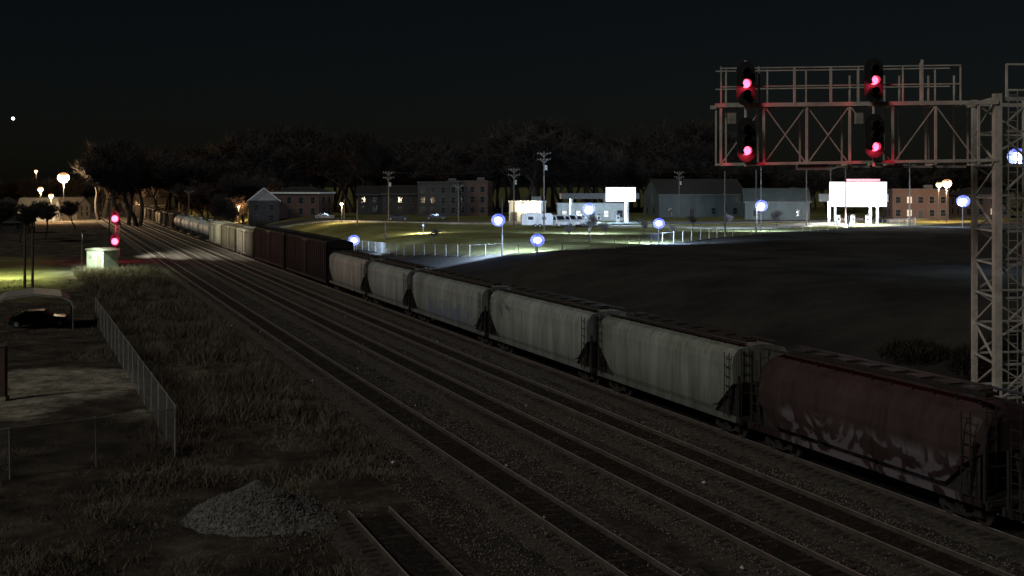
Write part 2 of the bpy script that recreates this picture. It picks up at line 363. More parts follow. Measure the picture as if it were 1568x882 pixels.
# ---------------------------------------------------------------- rail cars
def bogie(mb,x):
    for sx in (-.85,.85):
        mb.tube((x+sx,-.8,.46),(x+sx,.8,.46),.09,'dark')
        for sy in (-.74,.74): mb.tube((x+sx,sy-.07,.46),(x+sx,sy+.07,.46),.46,'wheel',18)
        for sy in (-1,1): mb.box((x+sx,sy*.98,.48),(.34,.16,.34),'dark')
    for sy in (-1,1):
        y=sy*.98
        mb.beam((x-.85,y,.62),(x-.4,y,.75),.14,'dark'); mb.beam((x+.85,y,.62),(x+.4,y,.75),.14,'dark'); mb.beam((x-.4,y,.75),(x+.4,y,.75),.14,'dark')
        mb.beam((x-.85,y,.45),(x-.3,y,.25),.12,'dark'); mb.beam((x+.85,y,.45),(x+.3,y,.25),.12,'dark'); mb.beam((x-.3,y,.25),(x+.3,y,.25),.12,'dark')
        for q in (-.14,0.0,.14): mb.tube((x+q,y,.3),(x+q,y,.68),.055,'wheel',6)
    mb.box((x,0,.62),(.4,2.2,.25),'dark')
def ladder(mb,x,y,z0,z1,k,w=.42,alongx=True,n=7):
    a=(w/2,0) if alongx else (0,w/2)
    for q in (-1,1): mb.beam((x+q*a[0],y+q*a[1],z0),(x+q*a[0],y+q*a[1],z1),.035,k)
    for i in range(n):
        z=z0+(z1-z0)*(i+.5)/n; mb.beam((x-a[0],y-a[1],z),(x+a[0],y+a[1],z),.03,k)
def hopper(L_,paint,round_=False,bays=3):
    mb=MB(); H=4.35; hl=L_/2-.75; SL=1.9
    prof=[(1.42,1.0),(1.55,1.35),(1.57,3.45),(1.5,3.85),(1.25,4.15),(.7,4.3),(0,4.35)]
    if round_: prof=[(1.1,.85),(1.5,1.3),(1.62,2.0),(1.63,2.7),(1.52,3.35),(1.25,3.85),(.8,4.15),(0,4.3)]
    full=prof+[(-y,z) for y,z in prof[-2::-1]]
    stx=[-hl,-hl+.02,-hl+.7,-hl+1.3,-hl+SL]
    if round_: stx=[-hl,-hl+.15,-hl+.4,-hl+.8,-hl+1.1,-hl+1.5,-hl+SL]
    ins={0:(.70,.84),1:(.86,.93),2:(.95,.975)} if round_ else {}
    stx=stx+[0]+[-q for q in stx[::-1]]
    def zb(x):
        e=hl-abs(x)
        return 1.0 if e>=SL else 1.0+ (SL-e)/SL*1.6
    V=[];k=len(full)
    for i,x in enumerate(stx):
        iy,iz=ins.get(min(i,len(stx)-1-i),(1,1))
        for y,z in full: V.append((x,y*iy,max(z if z<3 else 3+(z-3)*(iz*3-2),zb(x))))
    F=[]
    for i in range(len(stx)-1):
        for j in range(k-1): F.append((i*k+j,(i+1)*k+j,(i+1)*k+j+1,i*k+j+1))
        F.append((i*k+k-1,(i+1)*k+k-1,(i+1)*k,i*k))
    F.append(tuple(range(k))); F.append(tuple(range((len(stx)-1)*k,len(stx)*k))[::-1])
    mb.add(V,F,paint)
    for sy in (-1,1): mb.box((0,sy*1.46,.98),(L_-1.0,.12,.26),paint)
    mb.box((0,0,.9),(L_-.6,.5,.3),'dark')
    for e in (-1,1):
        mb.box((e*(L_/2-.85),0,.98),(1.3,2.75,.1),'dark'); mb.box((e*(L_/2-.3),0,.95),(.12,2.95,.3),'dark')
        mb.box((e*(L_/2-.02),0,.72),(.8,.22,.26),'wheel')
        for sy in (-1,1):
            mb.beam((e*(L_/2-.45),sy*1.4,1.0),(e*(L_/2-.45),sy*1.4,3.0),.1,'dark'); mb.beam((e*(hl-.5),sy*1.4,1.0),(e*(hl-.1),sy*1.45,3.0),.12,'dark')
            ladder(mb,e*(hl-.3),sy*1.68,1.0,4.0,'dark')
            mb.add([(e*(hl-.02),sy*1.3,1.05),(e*(hl-SL+.2),sy*1.3,1.05),(e*(hl-.02),sy*1.3,2.5)],[(0,1,2)],'dark')
        ladder(mb,e*(hl+.06),.9,1.1,4.2,'dark',alongx=False)
        mb.beam((e*(L_/2-.45),-1.4,2.2),(e*(L_/2-.45),1.4,2.2),.05,'dark')
        bogie(mb,e*(L_/2-2.0))
        mb.tube((e*(hl-1.1),.2,1.3),(e*(hl-1.1),.9,1.3),.2,'dark',10)
    inner=L_-6.4
    for i in range(bays):
        x=-inner/2+inner*(i+.5)/bays; w=inner/bays*.96
        vs=[];
        for z,wx,wy in((1.02,w/2,1.35),(.45,.35,.55)):
            for a,b_ in((-1,-1),(1,-1),(1,1),(-1,1)): vs.append((x+a*wx,b_*wy,z))
        mb.add(vs,[(3,2,1,0),(4,5,6,7),(0,1,5,4),(1,2,6,5),(2,3,7,6),(3,0,4,7)],'dark' if not round_ else paint)
        mb.box((x,0,.4),(.9,1.3,.14),'dark')
    mb.box((0,0,H+.04),(L_-3.2,.62,.12),'dark')
    for i in range(8): mb.box((-hl+1.6+(2*hl-3.2)*i/7,0,H+.13),(.9,.66,.07),'wheel')
    for sy in (-1,1):
        mb.box((0,sy*.95,H+.06),(2*hl,.34,.04),'wheel')
        for i in range(12): mb.beam((-hl+.4+(2*hl-.8)*i/11,sy*.95,H-.2),(-hl+.4+(2*hl-.8)*i/11,sy*.95,H+.04),.05,'dark')
    return mb.mesh('covered_hopper')
def boxcar(L_,H,paint):
    mb=MB(); hl=L_/2-.6
    mb.extr([(-1.5,.85),(1.5,.85),(1.5,H-.3),(0,H),(-1.5,H-.3)],-hl,hl,paint)
    mb.v=[(y,x,z) for x,y,z in mb.v]
    nr=int(L_/1.1)
    for sy in (-1,1):
        for i in range(nr+1):
            x=-hl+2*hl*i/nr
            if abs(x)>1.7: mb.box((x,sy*1.53,(H+.55)/2),(.1,.09,H-1.25),paint)
        mb.box((0,sy*1.56,(H+.5)/2),(3.2,.08,H-1.3),paint); mb.box((0,sy*1.52,.8),(2*hl,.1,.3),'dark')
        for q in (-1.2,-.6,.6,1.2): mb.tube((q,sy*1.63,1),(q,sy*1.63,H-.7),.03,'wheel',6)
        mb.box((0,sy*1.6,H-.62),(6.2,.1,.1),'dark')
        for e in (-1,1): ladder(mb,e*(hl-.4),sy*1.6,.8,H-.5,'dark',n=9)
    for e in (-1,1):
        for i in range(9): mb.box((e*(hl+.03),0,1.1+i*(H-1.6)/9),(.08,2.8,.12),paint)
        mb.box((e*(L_/2-.15),0,.75),(1.1,.22,.26),'wheel'); bogie(mb,e*(L_/2-2.4))
    for i in range(14): mb.box((-hl+2*hl*(i+.5)/14,0,H-.11),(.06,2.7,.06),paint)
    mb.box((0,0,.7),(L_-1,.5,.3),'dark')
    return mb.mesh('boxcar')
def tankcar(L_,paint):
    mb=MB(); r=1.55; zc=2.85; hl=L_/2-1.0; n_=24; V=[];st=[]
    for t in range(7): a=math.pi/2*t/6; st.append((-hl+.7-.7*math.cos(a),r*max(.02,math.sin(a))))
    st=st+[(-q[0],q[1]) for q in st[::-1]]
    for x,rr in st:
        for i in range(n_): t=2*math.pi*i/n_; V.append((x,rr*math.cos(t),zc+rr*math.sin(t)))
    F=[(i*n_+j,i*n_+(j+1)%n_,(i+1)*n_+(j+1)%n_,(i+1)*n_+j) for i in range(len(st)-1) for j in range(n_)]
    mb.add(V,F,paint)
    mb.tube((0,0,zc+r-.1),(0,0,zc+r+.4),.5,paint,14); mb.box((0,0,zc+r+.15),(2.6,1.8,.05),'dark')
    for q in (-1.3,1.3):
        for w in (-.9,.9): mb.beam((q,w,zc+r+.15),(q,w,zc+r+1.0),.05,'dark')
    for w in (-.9,.9): mb.beam((-1.3,w,zc+r+1),(1.3,w,zc+r+1),.05,'dark'); ladder(mb,0,w*1.75,.8,zc+1.2,'dark')
    for e in (-1,1):
        mb.box((e*(L_/2-1.9),0,1.0),(3.0,2.8,.14),'dark'); mb.box((e*(L_/2-2.2),0,1.3),(1.2,2.2,.7),'dark'); mb.box((e*(L_/2-.1),0,.72),(.9,.22,.26),'wheel')
        bogie(mb,e*(L_/2-2.0)); mb.beam((e*(L_/2-.5),-1.4,2.1),(e*(L_/2-.5),1.4,2.1),.05,'dark')
        for sy in (-1,1): mb.beam((e*(L_/2-.5),sy*1.4,1),(e*(L_/2-.5),sy*1.4,2.1),.06,'dark')
    return mb.mesh('tank_car',False)
RT=.34
def put(name,me,s0,s1,col):
    x,y=PS(TR,(s0+s1)/2); return inst(name,me,(x,y,RT),TRACK_ANG,col=col)
put('covered_hopper_car',hopper(15.2,'paint_r',True),15.2,30.3,(.06,.045,.042))
put('covered_hopper_car',hopper(15.0,'paint_r',True),30.5,45.5,(.085,.055,.054))
cols=[(.36,.40,.355),(.42,.46,.44),(.37,.41,.40),(.42,.45,.44),(.48,.46,.42)]
for (a,b_),c_,pk in zip([(45.6,61.3),(61.3,79.2),(79.2,98.6),(98.6,113.9),(113.9,131)],cols,('paint','paint_g2','paint_g','paint','paint')):
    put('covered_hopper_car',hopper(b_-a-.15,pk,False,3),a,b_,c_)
bc=boxcar(25.8,5.6,'paint')
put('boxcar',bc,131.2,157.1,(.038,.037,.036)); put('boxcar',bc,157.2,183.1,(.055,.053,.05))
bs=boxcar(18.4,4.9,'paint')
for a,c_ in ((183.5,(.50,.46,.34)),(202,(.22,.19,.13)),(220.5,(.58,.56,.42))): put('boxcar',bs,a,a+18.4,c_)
tk=tankcar(17.8,'paint')
for i in range(4): put('tank_car',tk,239.5+i*18,257.4+i*18,(.75,.8,.74) if i<3 else (.4,.4,.38))
hp=hopper(17.8,'paint',False,3); s=312
for i in range(30):
    c_=random.choice([(.10,.07,.06),(.08,.06,.05),(.14,.11,.09),(.06,.055,.05)])
    if i%3==2: put('covered_hopper_car',hp,s,s+17.9,(.13,.12,.10))
    else: put('boxcar',bs,s,s+18.4,c_)
    s+=18.6
# ---------------------------------------------------------------- signal gantry (cantilever)
gy=55.0
def GX(px,y=gy): return (px-784)/1800*y
def GZ(py,y=gy): return 12+(285-py)/1800*y
root=empty('signal_gantry')
mb=MB(); x0,x1=GX(1100),GX(1490); zt,zl,zr=GZ(163),GZ(252),GZ(107); dep=1.3
for yy in (gy-dep/2,gy+dep/2):
    mb.beam((x0-.25,yy,zt),(x1+.9,yy,zt+.15),.18,'gsteel'); mb.beam((x0,yy,zl),(x1+.9,yy,zl+.2),.12,'gsteel')
    nb=6
    for i in range(nb+1):
        x=x0+(x1-x0)*i/nb; mb.beam((x,yy,zl),(x,yy,zt),.10 if yy<gy else .07,'gsteel')
        if i<nb and yy<gy:
            xn=x0+(x1-x0)*(i+1)/nb; a=(x,yy,zt) if i%2 else (x,yy,zl); b_=(xn,yy,zl) if i%2 else (xn,yy,zt); mb.beam(a,b_,.045,'gsteel')
            if i in(1,2): 
                a=(x,yy+.06,zl) if i%2 else (x,yy+.06,zt); b_=(xn,yy+.06,zt) if i%2 else (xn,yy+.06,zl); mb.beam(a,b_,.045,'gsteel')
for i in range(7):
    x=x0+(x1-x0)*i/6
    for z in (zt,zl): mb.beam((x,gy-dep/2,z),(x,gy+dep/2,z),.08,'gsteel')
mb.obj('truss',parent=root)
mb=MB(); xe=GX(1463)
for yy,ps in ((gy-dep/2-.05,(1100,1157,1211,1266,1308,1375,1404,1462)),(gy+dep/2+.05,(1116,1180,1240,1320,1390,1418,1440))):
    for z in (zr,(zr+zt)/2): mb.beam((x0,yy,z),(xe,yy,z+.15),.055,'gsteel')
    for px in ps: mb.beam((GX(px),yy,zt),(GX(px),yy,zr+ (.4 if px in(1404,1418) else .08)),.10 if px in (1157,1211,1266,1404,1418) else .06,'gsteel')
for i in range(26): mb.box((x0+.25+i*.45,gy,zt+.11),(.42,dep,.03),'steel')
for px in (1116,1308,1362,1385,1430,1470): mb.beam((GX(px),gy+.75,zl-.1),(GX(px),gy+.75,zr-.2),.07,'gsteel')
mb.box((GX(1240),gy-.4,zl-.12),(1.4,.3,.28),'steel'); mb.box((GX(1380),gy,zl-.1),(6,.25,.1),'steel')
for px in (1116,1308): mb.box((GX(px),gy-.75,zt-.6),(.35,.2,.5),'steel')
mb.obj('walkway_railing',parent=root)
mb=MB()
legs=[(GX(1492,58.5),58.5),(GX(1520),54.5),(GX(1583),55.0),(GX(1570,59),59)]
for i,(x,y) in enumerate(legs): mb.beam((x,y,-.1),(x,y,GZ(148)+.1),.34 if i==1 else .24,'gsteel')
pairs=[(0,1),(1,2),(2,3),(3,0)]
for a,b_ in pairs:
    A=legs[a];B=legs[b_]; z=.6;q=0
    while z<16:
        mb.beam((A[0],A[1],z),(B[0],B[1],z),.09,'gsteel'); zz=z+1.55
        if q%2: mb.beam((A[0],A[1],z),(B[0],B[1],zz),.08,'gsteel')
        else: mb.beam((B[0],B[1],z),(A[0],A[1],zz),.08,'gsteel')
        z=zz;q+=1
    mb.beam((A[0],A[1],GZ(152)),(B[0],B[1],GZ(152)),.18,'gsteel')
mb.box((GX(1545),56.8,.2),(4.2,5.4,.8),'conc')
ladder(mb,GX(1540),54.2,.6,16.4,'steel',n=40)
for px in (1555,1600): mb.beam((GX(px),56,GZ(150)),(GX(px),56,GZ(95)),.09,'gsteel')
for py in (95,135): mb.beam((GX(1555),56,GZ(py)),(GX(1640),56,GZ(py)),.08,'gsteel')
mb.obj('tower',parent=root)
def sighead(px,pyc,lit_dz,parent,y=gy-1.1,idx=0):
    x=GX(px,y); z=GZ(pyc,y); mb=MB(); n_=24
    out=[]
    for i in range(n_):
        t=2*math.pi*i/n_; out.append((.44*math.cos(t), .5*math.sin(t)+(.52 if math.sin(t)>0 else -.52)))
    mb.extr([(x+a,z+c_) for a,c_ in out],y+.0,y+.05,'black')
    mb.box((x,y+.2,z),(.4,.3,1.6),'black')
    for q,dz in enumerate((.5,0,-.5)):
        zz=z+dz; lit=abs(dz-lit_dz)<.01
        V=[];hn=14
        for yy,rr in((y,.21),(y-.38,.19)):
            for i in range(hn+1):
                t=math.radians(-50+280*i/hn); V.append((x+rr*math.cos(t),yy,zz+rr*math.sin(t)))
        mb.add(V,[(i,i+1,hn+2+i,hn+1+i) for i in range(hn)],'black')
        mb.tube((x,y-.005,zz),(x,y-.03,zz),.20,'redlens' if lit else 'lens_off',18)
    mb.obj('signal_head_%d'%idx,parent=parent)
    light('signal_light_%d'%idx,(x,y-.36,z+lit_dz-.14),45,(1,.03,.07),parent,.08)
for i,(px,pyc,dz) in enumerate(((1142,128,0),(1143,214,-.5),(1338,123,0),(1339,208,-.5))): sighead(px,pyc,dz,root,idx=i)
mb=MB()
for px in (1142,1338):
    x=GX(px,gy-.8); mb.tube((x,gy-.8,zl-.1),(x,gy-.8,zr+.35),.07,'gsteel'); 
    for z in (zt,zl): mb.beam((x,gy-.8,z),(x,gy,z),.1,'gsteel')
mb.obj('signal_masts',parent=root)
# distant mast signal
root=empty('railway_signal'); sx,sy=(176-784)/1800*188,188
mb=MB(); mb.tube((sx,sy+.3,0),(sx,sy+.3,8),.1,'steel'); mb.box((sx,sy+.3,.4),(.9,.9,.9),'conc')
for z in (6.8,3.15):
    mb.extr([(sx+.75*math.cos(t*math.pi/8),z+.25+1.1*math.sin(t*math.pi/8)) for t in range(16)],sy,sy+.06,'black')
    mb.box((sx,sy+.2,z+.2),(.4,.3,1.3),'black')
    mb.tube((sx,sy-.01,z),(sx,sy-.1,z),.52,'redlens',16)
    mb.tube((sx,sy-.0,z+.8),(sx,sy-.04,z+.8),.18,'lens_off',12)
    light('signal_glow',(sx,sy-.9,z),420,(1,.03,.09),root,.2)
ladder(mb,sx+.35,sy+.35,.5,7.5,'steel',n=20); mb.obj('mast',parent=root)
bxx=(157-784)/1800*168; mb=MB()
mb.box((0,0,1.5),(4.2,2.4,2.7),'bung'); mb.extr([(-2.3,2.86),(2.3,2.86),(2.2,3.05),(0,3.25),(-2.2,3.05)],-1.35,1.35,'steel')
mb.box((0,0,.08),(4.6,2.8,.2),'conc'); mb.box((1.1,-1.22,1.4),(.95,.06,2.1),'steel'); mb.box((1.45,-1.27,1.4),(.06,.06,.2),'black'); mb.box((-1.1,-1.22,1.9),(.6,.05,.4),'steel')
for i in range(9): mb.box((-2+i*.5,-1.215,1.5),(.03,.03,2.6),'steel')
mb.obj('relay_bungalow',(bxx,168,0),math.radians(-38))
# ---------------------------------------------------------------- lamps & poles
def lamp(px,py,Y,power,col=(.50,.68,1.0),k='cool',R_=.5,arm=0,name='street_lamp',top=None,aim=None,spot=150,front=0,pole=True):
    x=(px-784)/1800*Y; z=12-(py-285)/1800*Y; h=terr(x,Y)-.1
    root=empty(name,(x,Y,h)); mb=MB(); H=z-h
    mb.tube((arm,0.3,0),(arm,.3,(top or H)+.5),.1,'steel' if k=='cool' else 'post',8,r2=.07); mb.beam((arm,.3,H+.45),(0,0,H+.45),.07,'post')
    mb.tube((0,0,H+R_*.9),(0,0,H+R_*.9+.2),R_*.8,'post',12,r2=.15)
    mb.sphere((0,0,H),R_,'lamp'+k,14,(1,1,.85)); mb.sphere((0,0,H),R_*1.8,'globe'+k,16,(1,1,.9)); mb.obj('lamp_post',parent=root)  # inner core, then an outer glowing shell added as its halo
    if aim: light('lamp_light',(0,.95,H-.1),power,col,root,.3,'SPOT',spot,aim)
    else: light('lamp_light',(0,-.1,H-R_*1.8-.25),power,col,root,.35)
    if front: light('lamp_spill',(0,-.95,H-.2),front,(.3,.45,1),root,.3,'SPOT',120,(0,-.25,-.9))
    return root
A=(0,.75,-.5)
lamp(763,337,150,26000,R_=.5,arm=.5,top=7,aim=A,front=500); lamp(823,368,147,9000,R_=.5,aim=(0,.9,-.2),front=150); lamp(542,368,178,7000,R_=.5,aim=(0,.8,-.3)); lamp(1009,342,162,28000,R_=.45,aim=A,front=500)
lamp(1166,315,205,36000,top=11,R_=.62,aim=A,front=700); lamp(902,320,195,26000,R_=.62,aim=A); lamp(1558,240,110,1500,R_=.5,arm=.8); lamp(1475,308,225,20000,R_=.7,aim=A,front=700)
lamp(648,345,200,8000,(.95,.9,.7),R_=.1,aim=(0,.4,-.7))  # extra lamp with a tiny bulb, added to brighten the lawn
lamp(1300,345,225,12000,(.9,.95,1),R_=.1,top=2,aim=(0,.9,-.1))  # extra low lamp, added to brighten the lawn and driveway
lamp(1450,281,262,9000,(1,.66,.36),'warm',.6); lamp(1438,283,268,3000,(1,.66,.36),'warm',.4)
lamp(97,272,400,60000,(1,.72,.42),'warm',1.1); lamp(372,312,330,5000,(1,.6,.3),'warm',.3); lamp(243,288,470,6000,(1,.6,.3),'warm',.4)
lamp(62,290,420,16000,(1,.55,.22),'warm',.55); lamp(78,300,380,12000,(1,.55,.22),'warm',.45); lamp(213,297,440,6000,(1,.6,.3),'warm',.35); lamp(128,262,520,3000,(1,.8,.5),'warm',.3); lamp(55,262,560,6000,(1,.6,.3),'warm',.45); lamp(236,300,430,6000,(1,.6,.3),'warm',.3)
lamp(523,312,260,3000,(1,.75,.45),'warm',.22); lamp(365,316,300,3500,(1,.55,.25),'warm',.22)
def upole(px,Y,ztop_py,arms=2,name='utility_pole',dx=0):
    x=(px-784)/1800*Y; h=terr(x,Y)-.2; H=12+(285-ztop_py)/1800*Y-h; mb=MB()
    mb.tube((0,0,0),(0,0,H),.17,'wood',8,r2=.11)
    for i in range(arms):
        z=H-.4-i*1.1; mb.beam((-1.25,0,z),(1.25,0,z),.12,'wood')
        for q in (-1.1,-.6,.6,1.1): mb.tube((q,0,z+.06),(q,0,z+.25),.05,'steel',6)
        mb.beam((-.7,0,z),(0,0,z-.6),.05,'steel'); mb.beam((.7,0,z),(0,0,z-.6),.05,'steel')
    if arms>1: mb.tube((.35,0,H-3.4),(.35,0,H-2.5),.25,'steel',10)
    mb.obj(name,(x,Y,h)); return (x,Y,h+H-.4)
P_=[]
upole(289,300,291,1); P_.append(upole(595,262,262)); P_.append(upole(787,240,257)); P_.append(upole(833,215,232)); P_.append(upole(1040,290,262)); P_.append(upole(1272,270,255,1))
upole(702,250,282,1); upole(547,240,305,0); upole(1110,205,262,0); upole(1158,206,260,0); upole(1235,230,259,0); upole(1295,228,252,0); upole(38,139,345,0); upole(50,139,350,0); upole(590,200,340,0); upole(1393,235,250,1)
upole(527,270,305,0)
cu=bpy.data.curves.new('power_line_wires','CURVE'); cu.dimensions='3D'; cu.bevel_depth=.011; cu.materials.append(M['dark'])
for a,b_ in zip(P_[:-1],P_[1:]):
    for off in (-1.1,1.1):
        sp=cu.splines.new('POLY'); sp.points.add(14)
        for i in range(15):
            t=i/14; sp.points[i].co=(a[0]+(b_[0]-a[0])*t+off,a[1]+(b_[1]-a[1])*t,a[2]+(b_[2]-a[2])*t+.25-1.6*4*t*(1-t)*.5,1)
wo=bpy.data.objects.new('power_line_wires',cu); sc.collection.objects.link(wo)
mb=MB(); tx,ty=(20-784)/1800*600,600; H=46
for a in range(3):
    t=a*2.094; t2=(a+1)*2.094
    mb.tube((2.2*math.cos(t),2.2*math.sin(t),0),(.4*math.cos(t),.4*math.sin(t),H),.13,'dark',5)
    for i in range(14):
        f=1-i/14*.82; f2=1-(i+1)/14*.82; z=H*i/14; z2=H*(i+1)/14
        mb.beam((2.2*f*math.cos(t),2.2*f*math.sin(t),z),(2.2*f2*math.cos(t2),2.2*f2*math.sin(t2),z2),.1,'dark')
mb.sphere((0,0,H+.5),.8,'lampcool',10); mb.obj('radio_tower',(tx,ty,0))
# ---------------------------------------------------------------- fences
def fence(name,pts,H,sp=3.0,uvs=1.0,zf=terr,off=0,rr=.04):
    root=empty(name); mb=MB(); V=[];F=[];UV=[]
    dist=0
    for a,b_ in zip(pts[:-1],pts[1:]):
        l=math.hypot(b_[0]-a[0],b_[1]-a[1]); k=max(1,int(l/sp))
        for i in range(k):
            u0=i/k;u1=(i+1)/k; A=(a[0]+(b_[0]-a[0])*u0,a[1]+(b_[1]-a[1])*u0); B=(a[0]+(b_[0]-a[0])*u1,a[1]+(b_[1]-a[1])*u1)
            za,zb_=zf(*A)+off,zf(*B)+off
            mb.tube((A[0],A[1],za-.2),(A[0]+random.uniform(-.05,.05),A[1],za+H+.06),rr,'steel',6); mb.tube((A[0],A[1],za+H),(B[0],B[1],zb_+H),.02,'steel',5,caps=False)
            o=len(V); V+=[(A[0],A[1],za),(B[0],B[1],zb_),(B[0],B[1],zb_+H),(A[0],A[1],za+H)]; F.append((o,o+1,o+2,o+3))
            w=l/k; UV+=[(dist,0),(dist+w,0),(dist+w,H),(dist,H)]; dist+=w
    B=pts[-1]; mb.tube((B[0],B[1],zf(*B)-.2),(B[0],B[1],zf(*B)+H+.06),.05,'steel',6)
    mb.obj('posts_and_rail',parent=root)
    me=bpy.data.meshes.new('mesh_fabric'); me.from_pydata(V,[],F); uv=me.uv_layers.new(); 
    for i,q in enumerate(UV): uv.data[i].uv=q
    me.materials.append(M['chain']); o=bpy.data.objects.new('mesh_fabric',me); sc.collection.objects.link(o); o.parent=root
fence('chain_link_fence',[(-36.5,103),(-28,83),(-15,52.4)],2.2,3.2)
fence('chain_link_fence',[(-15,52.4),(-20.5,48),(-27,45)],2.1,3.0,rr=.025)
fence('chain_link_fence',[(x,y-1) for x,y in BND[3:12]],1.5,3.2,rr=.045)
# ---------------------------------------------------------------- trees
def bare_tree(seed,H,levels=5,spread=.55,r0=.28,tw=1.0):
    rd=random.Random(seed); mb=MB(); TV=[];TF=[]
    def br(p,d,l,r,lev):
        segs=3 if lev>2 else 2; q=p
        for i in range(segs):
            d=(d+Vector((rd.gauss(0,.12),rd.gauss(0,.12),rd.gauss(.03,.07)))).normalized(); q2=q+d*l/segs
            rr=max(.02*tw,r*(1-.3*(i+1)/segs)); mb.tube(q,q2,max(.02*tw,r*(1-.3*i/segs)),'bark',5 if lev>3 else 3,r2=rr,caps=False); q=q2
            if lev<=1:
                for k in range(5):
                    e=Vector((rd.gauss(0,1),rd.gauss(0,1),rd.gauss(.3,.7)))*.55*tw+d*.3*tw; sd=e.cross(Vector((rd.random(),rd.random(),1))).normalized()*.045*tw
                    o=len(TV); TV.extend([q-sd,q+sd,q+e]); TF.append((o,o+1,o+2))
            if lev>0 and i<segs-1 and lev<levels:
                for k in range(2):
                    a=rd.uniform(0,6.28); sd=Vector((math.cos(a),math.sin(a),rd.uniform(.1,.7))).normalized()
                    br(q,(d*.55+sd*.75).normalized(),l*rd.uniform(.45,.65),r*.45,lev-1)
        if lev>0:
            for k in range(3 if lev>1 else 4):
                a=rd.uniform(0,6.28); sd=Vector((math.cos(a),math.sin(a),.15)); br(q,(d+sd*spread*rd.uniform(.6,1.3)).normalized(),l*rd.uniform(.6,.82),r*.6,lev-1)
    br(Vector((0,0,0)),Vector((0,0,1)),H*.27,r0,levels); mb.add(TV,TF,'bark'); return mb.mesh('bare_tree')
variants=[bare_tree(s_,18,4,.65,.34,1.5) for s_ in (1,2,3,4,5)]
root=empty('distant_trees')
k=0
def putd(px,Y,sc_):
    global k
    x=(px-784)/1800*Y; inst('tree_%d'%k,variants[k%5],(x,Y,terr(x,Y)-.2),random.uniform(0,6.28),root,scale=(sc_*1.15,sc_*1.15,sc_)); k+=1
R=random.uniform
for px in range(150,430,6): putd(px+R(-6,6),R(340,520),R(1.3,2.0))
for px in range(400,1110,6): putd(px+R(-6,6),R(345,430),R(1.2,1.8)*(1.15 if px<560 or 780<px<900 or px>1000 else .97))
for px in range(1110,1700,12): putd(px+R(-6,6),R(340,430),R(.85,1.2))
for px in range(-40,170,12): putd(px+R(-6,6),R(440,620),R(.9,1.3))
for px in range(195,400,9): putd(px+R(-4,4),(325+R(-15,40)) if px>290 else 470+R(-40,40),R(.8,1.2))
for px in range(330,390,12): putd(px,R(285,310),R(.5,.75))
for px,Y in ((30,250),(70,280),(115,330),(0,260)): putd(px,Y,.65)
small=[bare_tree(s_,5,3,.8,.09,.55) for s_ in (11,12,13)]
for i,(px,Y,s_) in enumerate(((905,170,1.1),(930,180,.8),(985,185,.8),(1060,205,.9),(1110,215,.9),(1188,225,.9),(665,176,.8),(875,176,.7),(1030,175,.7))):
    x=(px-784)/1800*Y; inst('bare_sapling',small[i%3],(x,Y,terr(x,Y)-.1),i,scale=s_)
def shrub(name,x,y,w,h,n_):
    pts=[]
    for i in range(n_): 
        a=random.uniform(0,6.28); r=w*math.sqrt(random.random())
        pts.append((x+math.cos(a)*r,y+math.sin(a)*r,terr(x,y)+random.random()*h*.7*(1-r/w*.6)))
    return grass(name,pts,.3,.9,.05,.9,'shrubm')
shrub('shrub',26.5,64,2.5,3.0,1800); shrub('shrub',31,66,2.8,2.8,1800); shrub('shrub',24,70,2,1.6,900)
for px,Y in ((1316,250),(1348,255),(1290,245)):
    shrub('round_hedge',(px-784)/1800*Y,Y,1.2,1.6,700)
# ---------------------------------------------------------------- streets
def ribbon(name,pts,w,k,zoff=.28):
    mb=MB(); V=[]
    dense=[]
    for a,b_ in zip(pts[:-1],pts[1:]):
        l=max(2,int(math.hypot(b_[0]-a[0],b_[1]-a[1])/3))
        for i in range(l): dense.append((a[0]+(b_[0]-a[0])*i/l,a[1]+(b_[1]-a[1])*i/l))
    dense.append(pts[-1])
    for i,p_ in enumerate(dense):
        a=dense[max(0,i-1)];b_=dense[min(len(dense)-1,i+1)]; dx,dy=b_[0]-a[0],b_[1]-a[1]; l=math.hypot(dx,dy); nx_,ny_=-dy/l,dx/l
        for q,dz in ((-w/2-.02,-.5),(-w/2,0),(w/2,0),(w/2+.02,-.5)):
            x,y=p_[0]+nx_*q,p_[1]+ny_*q; V.append((x,y,terr(x,y)+zoff+dz))
    F=[(i*4+j,i*4+j+1,i*4+j+5,i*4+j+4) for i in range(len(dense)-1) for j in range(3)]
    mb.add(V,F,k); return mb.obj(name)
ribbon('driveway',[(20,232),(36,222),(47,222),(63.5,243),(79.5,262),(100,285),(140,315)],7,'conc')
ribbon('street',[(-70,292),(-20,262),(20,246),(70,268),(120,330)],8,'asph',.24)
ribbon('sidewalk',[(-60,278),(-15,250),(20,238)],1.8,'conc',.3)
